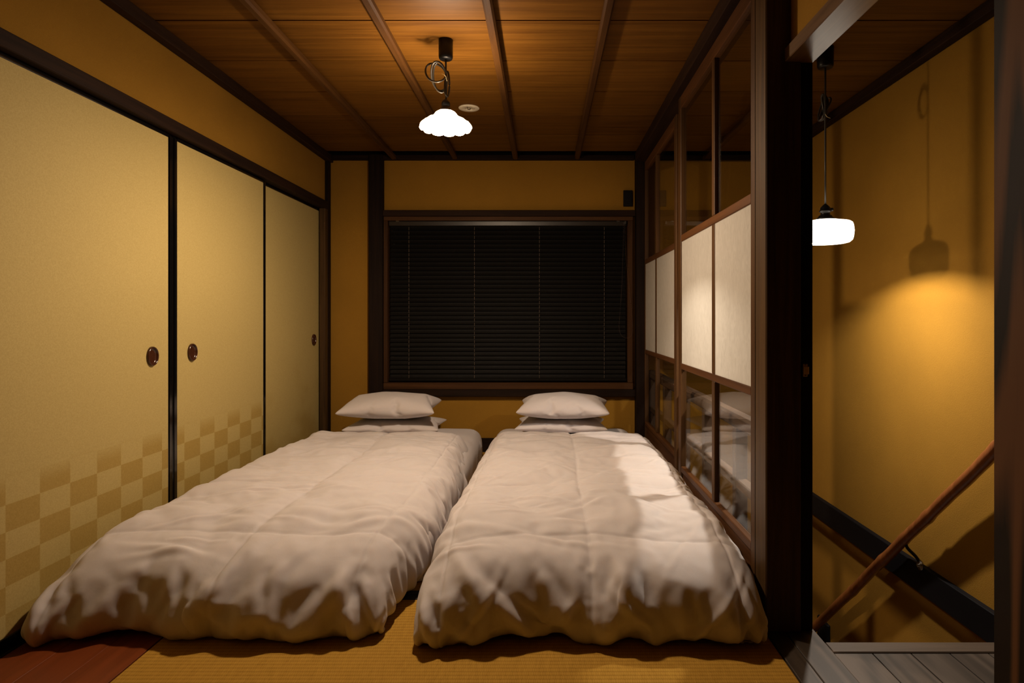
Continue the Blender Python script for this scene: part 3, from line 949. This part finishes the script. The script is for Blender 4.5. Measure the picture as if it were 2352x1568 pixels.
def simulate(ob, frames, pin=None, grow=None, shrink=(0.0, 0.0), pin_stiff=1.0, pressure=0.0, tension=15, bending=0.5, mass=0.3, quality=5, gravity=0.0, damp=1.0):
    md = ob.modifiers.new('cloth', 'CLOTH')
    st = md.settings
    st.quality = quality
    st.mass = mass
    st.tension_stiffness = tension
    st.compression_stiffness = tension
    st.shear_stiffness = tension * 0.4
    st.bending_stiffness = bending
    st.air_damping = damp
    st.tension_damping = 5
    st.compression_damping = 5
    st.effector_weights.gravity = gravity
    if pin is not None:
        g = ob.vertex_groups.new(name='pin')
        for i, w in enumerate(pin):
            g.add([i], w, 'REPLACE')
        st.vertex_group_mass = 'pin'
        st.pin_stiffness = pin_stiff
    if grow is not None:
        g = ob.vertex_groups.new(name='grow')
        for i, w in enumerate(grow):
            g.add([i], 1.0 - w, 'REPLACE')
        st.vertex_group_shrink = 'grow'
        st.shrink_min = shrink[1]
        st.shrink_max = shrink[0]
    if pressure:
        st.use_pressure = True
        st.uniform_pressure_force = pressure
    md.collision_settings.use_collision = False
    md.point_cache.frame_start = 1
    md.point_cache.frame_end = frames
    for fr in range(1, frames + 1):
        S.frame_set(fr)
    dg = bpy.context.evaluated_depsgraph_get()
    co = [v.co.copy() for v in ob.evaluated_get(dg).data.vertices]
    ob.modifiers.remove(md)
    ob.vertex_groups.clear()
    S.frame_set(1)
    for v, c in zip(ob.data.vertices, co):
        v.co = c
    ob.data.update()

def subdivide(ob, lv=1):
    md = ob.modifiers.new('sub', 'SUBSURF')
    md.levels = lv
    md.render_levels = lv
    dg = bpy.context.evaluated_depsgraph_get()
    me = bpy.data.meshes.new_from_object(ob.evaluated_get(dg))
    old = ob.data
    ob.modifiers.clear()
    ob.data = me
    me.polygons.foreach_set('use_smooth', [True] * len(me.polygons))

def value_noise(x, y, seed):
    xi, yi = np.floor(x), np.floor(y)
    fx, fy = x - xi, y - yi
    fx, fy = fx * fx * (3 - 2 * fx), fy * fy * (3 - 2 * fy)
    def h(i, j):
        v = np.sin(i * 127.1 + j * 311.7 + seed * 74.7) * 43758.5453
        return v - np.floor(v)
    return ((h(xi, yi) * (1 - fx) + h(xi + 1, yi) * fx) * (1 - fy) + (h(xi, yi + 1) * (1 - fx) + h(xi + 1, yi + 1) * fx) * fy) * 2 - 1

def np_smooth(t):
    t = np.clip(t, 0, 1)
    return t * t * (3 - 2 * t)

def edge_profile(s, half, a, H, zb):
    """s: cloth length from the middle; returns plan distance and the share of the height lost."""
    flat = half - a
    if s < flat:
        return s, 0.0
    s -= flat
    La = 1.57 * math.sqrt((a * a + (H - zb) ** 2) / 2)
    if s < La:
        ph = s / La * math.pi / 2
        return flat + a * math.sin(ph), (1 - math.cos(ph)) * (H - zb) / H
    ph = min((s - La) / zb, 1.45)
    return half - zb * (1 - math.cos(ph)), (H - zb + zb * math.sin(ph)) / H

def edge_length(half, a, H, zb):
    return (half - a) + 1.57 * math.sqrt((a * a + (H - zb) ** 2) / 2) + zb * 1.4

def duvet(name, label, seed, xl, xr, yf, yb, hf, hb, seams_x, seams_y, folds):
    """A puffed quilt: xl/xr(y) give its sides, yf(x) its foot, yb its head; edges roll under to the floor."""
    NX, NY = 92, 120
    rng = random.Random(int(seed * 10))
    o_loc = Vector(((xl(2.8) + xr(2.8)) / 2, (yf(0) + yb) / 2, 0))
    xm = (xl(2.2) + xr(2.2)) / 2
    yfm = yf(xm)
    half_y = (yb - yfm) / 2
    AF, ZF, AB, ZB_, AS, ZS = 0.46, 0.065, 0.07, 0.03, 0.115, 0.08
    Lfoot = edge_length(half_y, AF, hf, ZF)
    Lhead = edge_length(half_y, AB, 0.10, ZB_)
    verts, pin, grow, pq = [], [], [], []
    for j in range(NY + 1):
        a = j / NY * (Lfoot + Lhead)              # cloth length from the foot hem
        t = a - Lfoot
        if t < 0:
            yy, dy = edge_profile(-t, half_y, AF, hf, ZF); yy = -yy; foot = 1
        else:
            yy, dy = edge_profile(t, half_y, AB, 0.10, ZB_); foot = -1
        Y0 = yfm + half_y + yy
        tt = smooth01((Y0 - yfm) / (yb - yfm) * 1.25)
        H = hf + (hb - hf) * tt
        X0, X1 = xl(Y0), xr(Y0)
        W = (X1 - X0) / 2
        Lx = edge_length(W, AS, H, ZS)
        for i in range(NX + 1):
            u = 2 * i / NX - 1
            s_ = u * Lx
            xx, dx = edge_profile(abs(s_), W, AS, H, ZS)
            if foot == 1:
                xx -= 0.045 * dx * dy
            X = (X0 + X1) / 2 + math.copysign(xx, u)
            Y = Y0
            fw = max(0.0, 1 - (Y0 - yfm) / 0.6)
            Y += (yf(X) - yfm) * fw + 0.055 * dx ** 1.3 * max(0.0, 1 - (Y0 - yfm) / 0.4)
            if foot == 1:
                Z = H * (1 - dx) * (1 - dy)
            else:
                Z = H * (1 - dx) * (1 - 0.33 * dy)
            topw = (1 - dx) * (1 - dy)
            Z += topw * (0.022 * nz(X, Y, 3.1, seed) + 0.010 * nz(X, Y, 7.0, seed + 3))
            ds = 9
            for sx in seams_x:
                ds = min(ds, abs(u - sx) * Lx)
            for sy in seams_y:
                ds = min(ds, abs(a - sy))
            Z -= topw * 0.006 * (1 - min(1.0, ds / 0.12)) ** 2
            Z = max(Z, 0.004)
            verts.append(Vector((X, Y, Z)) - o_loc)
            pq.append((s_, a))
            edge = max(dx, dy if foot == 1 else 0)
            p = 0.16 - 0.12 * smooth01(edge * 2.2)
            if ds < 0.012: p = 0.28
            if Z < 0.02: p = 0.9
            pin.append(max(0.03, p))
            grow.append(max(0, min(1.0, 0.30 + 0.9 * smooth01(max(dx, 0.35 * dy if foot == 1 else 0) * 1.6) + 0.3 * nz(X, Y, 4.0, seed + 9))) * (0.5 if ds < 0.012 else 1.0))
    faces = []
    for j in range(NY):
        for i in range(NX):
            k = j * (NX + 1) + i
            faces.append((k, k + 1, k + NX + 2, k + NX + 1))
    me = bpy.data.meshes.new(name)
    me.from_pydata([tuple(v) for v in verts], [], faces)
    uv = me.uv_layers.new(name='cloth')
    uv.data.foreach_set('uv', [c for l in me.loops for c in pq[l.vertex_index]])
    ob = link_mesh(name, me, M['cotton'], None, o_loc)
    for vtx in me.vertices:
        vtx.co += Vector((nz(vtx.co.x, vtx.co.y, 25, seed), nz(vtx.co.x, vtx.co.y, 25, seed + 5), nz(vtx.co.x, vtx.co.y, 25, seed + 8))) * 0.0025
    simulate(ob, 20, [max(0, min(1, p)) for p in pin], grow, (0.0, -0.055), 0.35, 0.22, 18, 0.2, 0.25, 5, 0.0, 2.0)
    subdivide(ob, 2)
    # finer creases along the cloth's own length (q) and width (p)
    me = ob.data
    nv = len(me.vertices)
    co = np.empty(nv * 3); me.vertices.foreach_get('co', co); co = co.reshape(-1, 3)
    no = np.empty(nv * 3); me.vertex_normals.foreach_get('vector', no); no = no.reshape(-1, 3)
    li = np.empty(len(me.loops), dtype=np.int64); me.loops.foreach_get('vertex_index', li)
    uvs = np.empty(len(me.loops) * 2); me.uv_layers['cloth'].data.foreach_get('uv', uvs); uvs = uvs.reshape(-1, 2)
    PQ = np.zeros((nv, 2)); PQ[li] = uvs
    p, q = PQ[:, 0], PQ[:, 1]
    if no[nv // 2, 2] < 0:
        no = -no
    Lx0 = edge_length((xr(2.2) - xl(2.2)) / 2, AS, hf, ZS)
    d = np.zeros(nv)
    def ridge(t, valley=0.75):
        return np.exp(-t * t) - valley * np.exp(-((t - 1.35) / 0.85) ** 2) - 0.25 * np.exp(-((t + 1.5) / 1.0) ** 2)
    # gathers rising from the foot hem
    for (x0, sl, am, w, q0, q1) in folds:
        bend = 0.03 * np.sin(q * 7 + x0 * 20)
        ww = w * (0.55 + 0.9 * np.clip((q1 - q) / (q1 - q0 + 1e-6), 0, 1))
        env = np_smooth((q + 0.02) / 0.08) * np_smooth((q1 - q) / (0.6 * (q1 - q0)))
        d += 0.95 * am * env * ridge((p - x0 - sl * (q - q0) - bend) / (1.15 * ww))
    for k in range(18):
        x0 = rng.uniform(-0.62, 0.62); q0 = rng.uniform(0.02, 0.10); q1 = q0 + rng.uniform(0.18, 0.42)
        sl = rng.uniform(-0.5, 0.5); am = rng.uniform(0.002, 0.006); w = rng.uniform(0.016, 0.034)
        env = np_smooth((q + 0.02) / 0.08) * np_smooth((q1 - q) / (0.7 * (q1 - q0)))
        d += am * env * ridge((p - x0 - sl * (q - q0) - 0.02 * np.sin(q * 9 + k)) / w)
    # the hem swells between the gathers
    d += 0.013 * value_noise(p * 7.5, q * 1.5, seed + 6) * np_smooth((0.30 - q) / 0.25)
    # gathers down both long sides
    for k in range(44):
        sg = rng.choice((-1, 1)); q0 = rng.uniform(0.35, Lfoot + Lhead - 0.1); am = rng.uniform(0.003, 0.010); w = rng.uniform(0.014, 0.030)
        inn = rng.uniform(0.16, 0.34)
        e = Lx0 - sg * p
        env = np_smooth((inn - e) / (0.6 * inn)) * np_smooth((e - 0.0) / 0.06)
        d += am * env * ridge((q - q0 - rng.uniform(-0.6, 0.6) * e) / w)
    # long shallow creases on the top
    for k in range(70):
        cx, cq = rng.uniform(-0.55, 0.55), rng.uniform(0.35, Lfoot + Lhead - 0.1)
        an = rng.gauss(0.12, 0.35); ln = rng.uniform(0.08, 0.26); w = rng.uniform(0.009, 0.022); am = rng.uniform(0.0016, 0.0060)
        U = (p - cx) * math.cos(an) + (q - cq) * math.sin(an)
        V = -(p - cx) * math.sin(an) + (q - cq) * math.cos(an) + 0.35 * U * U * rng.uniform(-1, 1)
        d += am * np.exp(-(U / ln) ** 2 * 1.5) * ridge(V / w, 0.9)
    # quilting lines: a narrow groove with puckers across it
    for sx in seams_x:
        e = p - sx * Lx0 - 0.006 * np.sin(q * 5 + sx * 9)
        d -= 0.0030 * np.exp(-(e / 0.007) ** 2)
        d += 0.0022 * np.exp(-(np.abs(e) / 0.045)) * value_noise(q * 26, p * 5, seed + sx * 3)
    for sy in seams_y:
        e = q - sy - 0.010 * np.sin(p * 6 + sy * 4)
        d -= 0.0030 * np.exp(-(e / 0.007) ** 2)
        d += 0.0022 * np.exp(-(np.abs(e) / 0.045)) * value_noise(p * 26, q * 5, seed + sy * 3)
    d += 0.0009 * value_noise(p * 30, q * 14, seed) + 0.0016 * value_noise(p * 11, q * 7, seed + 4)
    co += no * d[:, None]
    co[:, 2] = np.maximum(co[:, 2], 0.003)
    me.vertices.foreach_set('co', co.ravel())
    me.update()
    return tag(ob, label, 'duvet', 'white duvets')

def pillow_mesh(seed, w=0.65, d=0.47, h=0.165):
    NX, NY = 44, 32
    verts, faces, idx = [], [], {}
    for side in (1, -1):
        for j in range(NY + 1):
            for i in range(NX + 1):
                e = i in (0, NX) or j in (0, NY)
                if e and side == -1:
                    idx[(side, i, j)] = idx[(1, i, j)]
                    continue
                x = (i / NX - 0.5) * w
                y = (j / NY - 0.5) * d
                z = 0 if e else side * (0.012 + 0.004 * nz(x, y, 9, seed + side))
                idx[(side, i, j)] = len(verts)
                verts.append((x, y, z + 0.003 * nz(x, y, 5, seed + 2)))
    for side in (1, -1):
        for j in range(NY):
            for i in range(NX):
                q = [idx[(side, i, j)], idx[(side, i + 1, j)], idx[(side, i + 1, j + 1)], idx[(side, i, j + 1)]]
                faces.append(tuple(q if side == 1 else reversed(q)))
    me = bpy.data.meshes.new('pillow')
    me.from_pydata(verts, [], faces)
    ob = link_mesh('pillow_sim', me, M['cotton'])
    simulate(ob, 34, None, [1.0] * len(verts), (0.0, -0.012), 1.0, 5.0, 20, 0.25, 0.3, 6, 0.0, 1.5)
    zs = [v.co.z for v in ob.data.vertices]
    k = h / (max(zs) - min(zs))
    mid = (max(zs) + min(zs)) / 2
    for v in ob.data.vertices:
        v.co.z = (v.co.z - mid) * k
        # resting weight: the underside flattens
        if v.co.z < 0:
            v.co.z *= 0.75
    subdivide(ob, 1)
    me = ob.data
    bpy.data.objects.remove(ob)
    zs = [v.co.z for v in me.vertices]
    lo = min(zs)
    for v in me.vertices:
        v.co.z -= lo
    return me, max(zs) - lo

def mattress(x0, x1, y0, y1, z1, label, seed):
    NX, NY = 28, 60
    verts, faces = [], []
    R = z1 * 0.42
    o = Vector(((x0 + x1) / 2, (y0 + y1) / 2, 0))
    for j in range(NY + 1):
        for i in range(NX + 1):
            u, v = 2 * i / NX - 1, 2 * j / NY - 1
            W, Dp = (x1 - x0) / 2, (y1 - y0) / 2
            def roll(t, half):
                Lh = (half - R) + R * 1.57 + (z1 - R)
                s = abs(t) * Lh
                if s < half - R: return s, 0.0
                s -= half - R
                if s < R * 1.57:
                    return half - R + R * math.sin(s / R), R * (1 - math.cos(s / R))
                return half, R + (s - R * 1.57)
            px, dx = roll(u, W); py, dy = roll(v, Dp)
            q = 0.03 * min(1, dx / R) * min(1, dy / R)
            X = math.copysign(px - q, u); Y = math.copysign(py - q, v)
            Z = max(0.004, z1 - max(dx, dy) - 0.3 * min(dx, dy))
            X += 0.006 * nz(Y, Z, 9, seed) ; Z += 0.008 * nz(X, Y, 6, seed) if Z > 0.05 else 0
            verts.append((X, Y, Z))
    for j in range(NY):
        for i in range(NX):
            k = j * (NX + 1) + i
            faces.append((k, k + 1, k + NX + 2, k + NX + 1))
    me = bpy.data.meshes.new('futon_mattress')
    me.from_pydata(verts, [], faces)
    ob = link_mesh('futon_mattress', me, M['cotton'], None, o)
    subdivide(ob, 1)
    return tag(ob, label, 'mattress', 'futon mattresses')

def lerp(a, b, t):
    t = max(0, min(1, t))
    return a + (b - a) * t

mattress(-1.42, -0.432, 2.40, 4.56, 0.222, 'white futon mattress on the floor by the paper doors', 1)
mattress(-0.345, 0.615, 2.40, 4.56, 0.222, 'white futon mattress on the floor by the glass partition', 5)

# folds at the foot: (start across, lean, depth, width, from hem, up to)
duvet('duvet', 'puffy white duvet on the futon beside the paper doors', 3.0,
      lambda y: lerp(-1.605, -1.46, (y - 2.0) / 1.9), lambda y: -0.490 + 0.062 * smooth01((y - 1.95) / 0.7) - 0.03 * smooth01((y - 3.0) / 0.9),
      lambda x: 1.955 + 0.022 * math.sin(x * 9) , 3.95, 0.275, 0.300, (-0.62, 0.02, 0.55), (0.50, 1.02, 1.54, 2.02),
      [(-0.05, 0.25, 0.020, 0.040, 0.05, 0.46), (-0.36, 0.28, 0.013, 0.030, 0.04, 0.40), (0.30, 0.35, 0.016, 0.035, 0.05, 0.42),
       (0.50, -0.35, 0.022, 0.034, 0.04, 0.36), (-0.55, 0.1, 0.014, 0.03, 0.02, 0.36), (0.12, 0.5, 0.010, 0.03, 0.10, 0.45)])
duvet('duvet', 'puffy white duvet with light patches on the futon beside the glass partition', 11.0,
      lambda y: lerp(-0.405, -0.345, (y - 2.0) / 1.9), lambda y: lerp(0.690, 0.670, (y - 2.0) / 1.9),
      lambda x: 1.925 + 0.022 * math.sin(x * 7 + 1), 3.95, 0.275, 0.300, (-0.60, 0.0, 0.58), (0.48, 0.98, 1.50, 2.00),
      [(0.02, 0.35, 0.024, 0.040, 0.06, 0.44), (-0.20, -0.55, 0.018, 0.034, 0.05, 0.46), (-0.33, -0.30, 0.014, 0.028, 0.04, 0.42), (0.20, -0.45, 0.014, 0.032, 0.10, 0.46),
       (0.40, 0.05, 0.016, 0.030, 0.03, 0.40), (-0.48, -0.2, 0.018, 0.030, 0.02, 0.34), (0.56, 0.2, 0.012, 0.025, 0.02, 0.30), (-0.06, -0.6, 0.012, 0.026, 0.10, 0.44)])

pmA, hA = pillow_mesh(2.0)
pmB, hB = pillow_mesh(8.0)
def pillow(me, x, y, z, rz, rx, sc, label):
    o = link_mesh('pillow', me, M['cotton'], None, (x, y, z))
    o.rotation_euler = (rx, 0, rz)
    o.scale = sc
    return tag(o, label, 'pillow', 'white pillows')
pillow(pmB, -1.00, 4.34, 0.224, 0.02, 0.0, (1.0, 1.0, 0.72), 'lower white pillow of the stack nearer the paper doors')
pillow(pmA, -1.025, 4.285, 0.334, 0.05, 0.06, (1.0, 1.0, 1.08), 'upper white pillow of the stack nearer the paper doors')
pillow(pmA, 0.115, 4.35, 0.229, -0.03, 0.0, (0.97, 1.0, 0.72), 'lower white pillow of the stack nearer the glass partition')
pillow(pmB, 0.130, 4.285, 0.334, -0.06, 0.06, (0.96, 1.0, 1.08), 'upper white pillow of the stack nearer the glass partition')
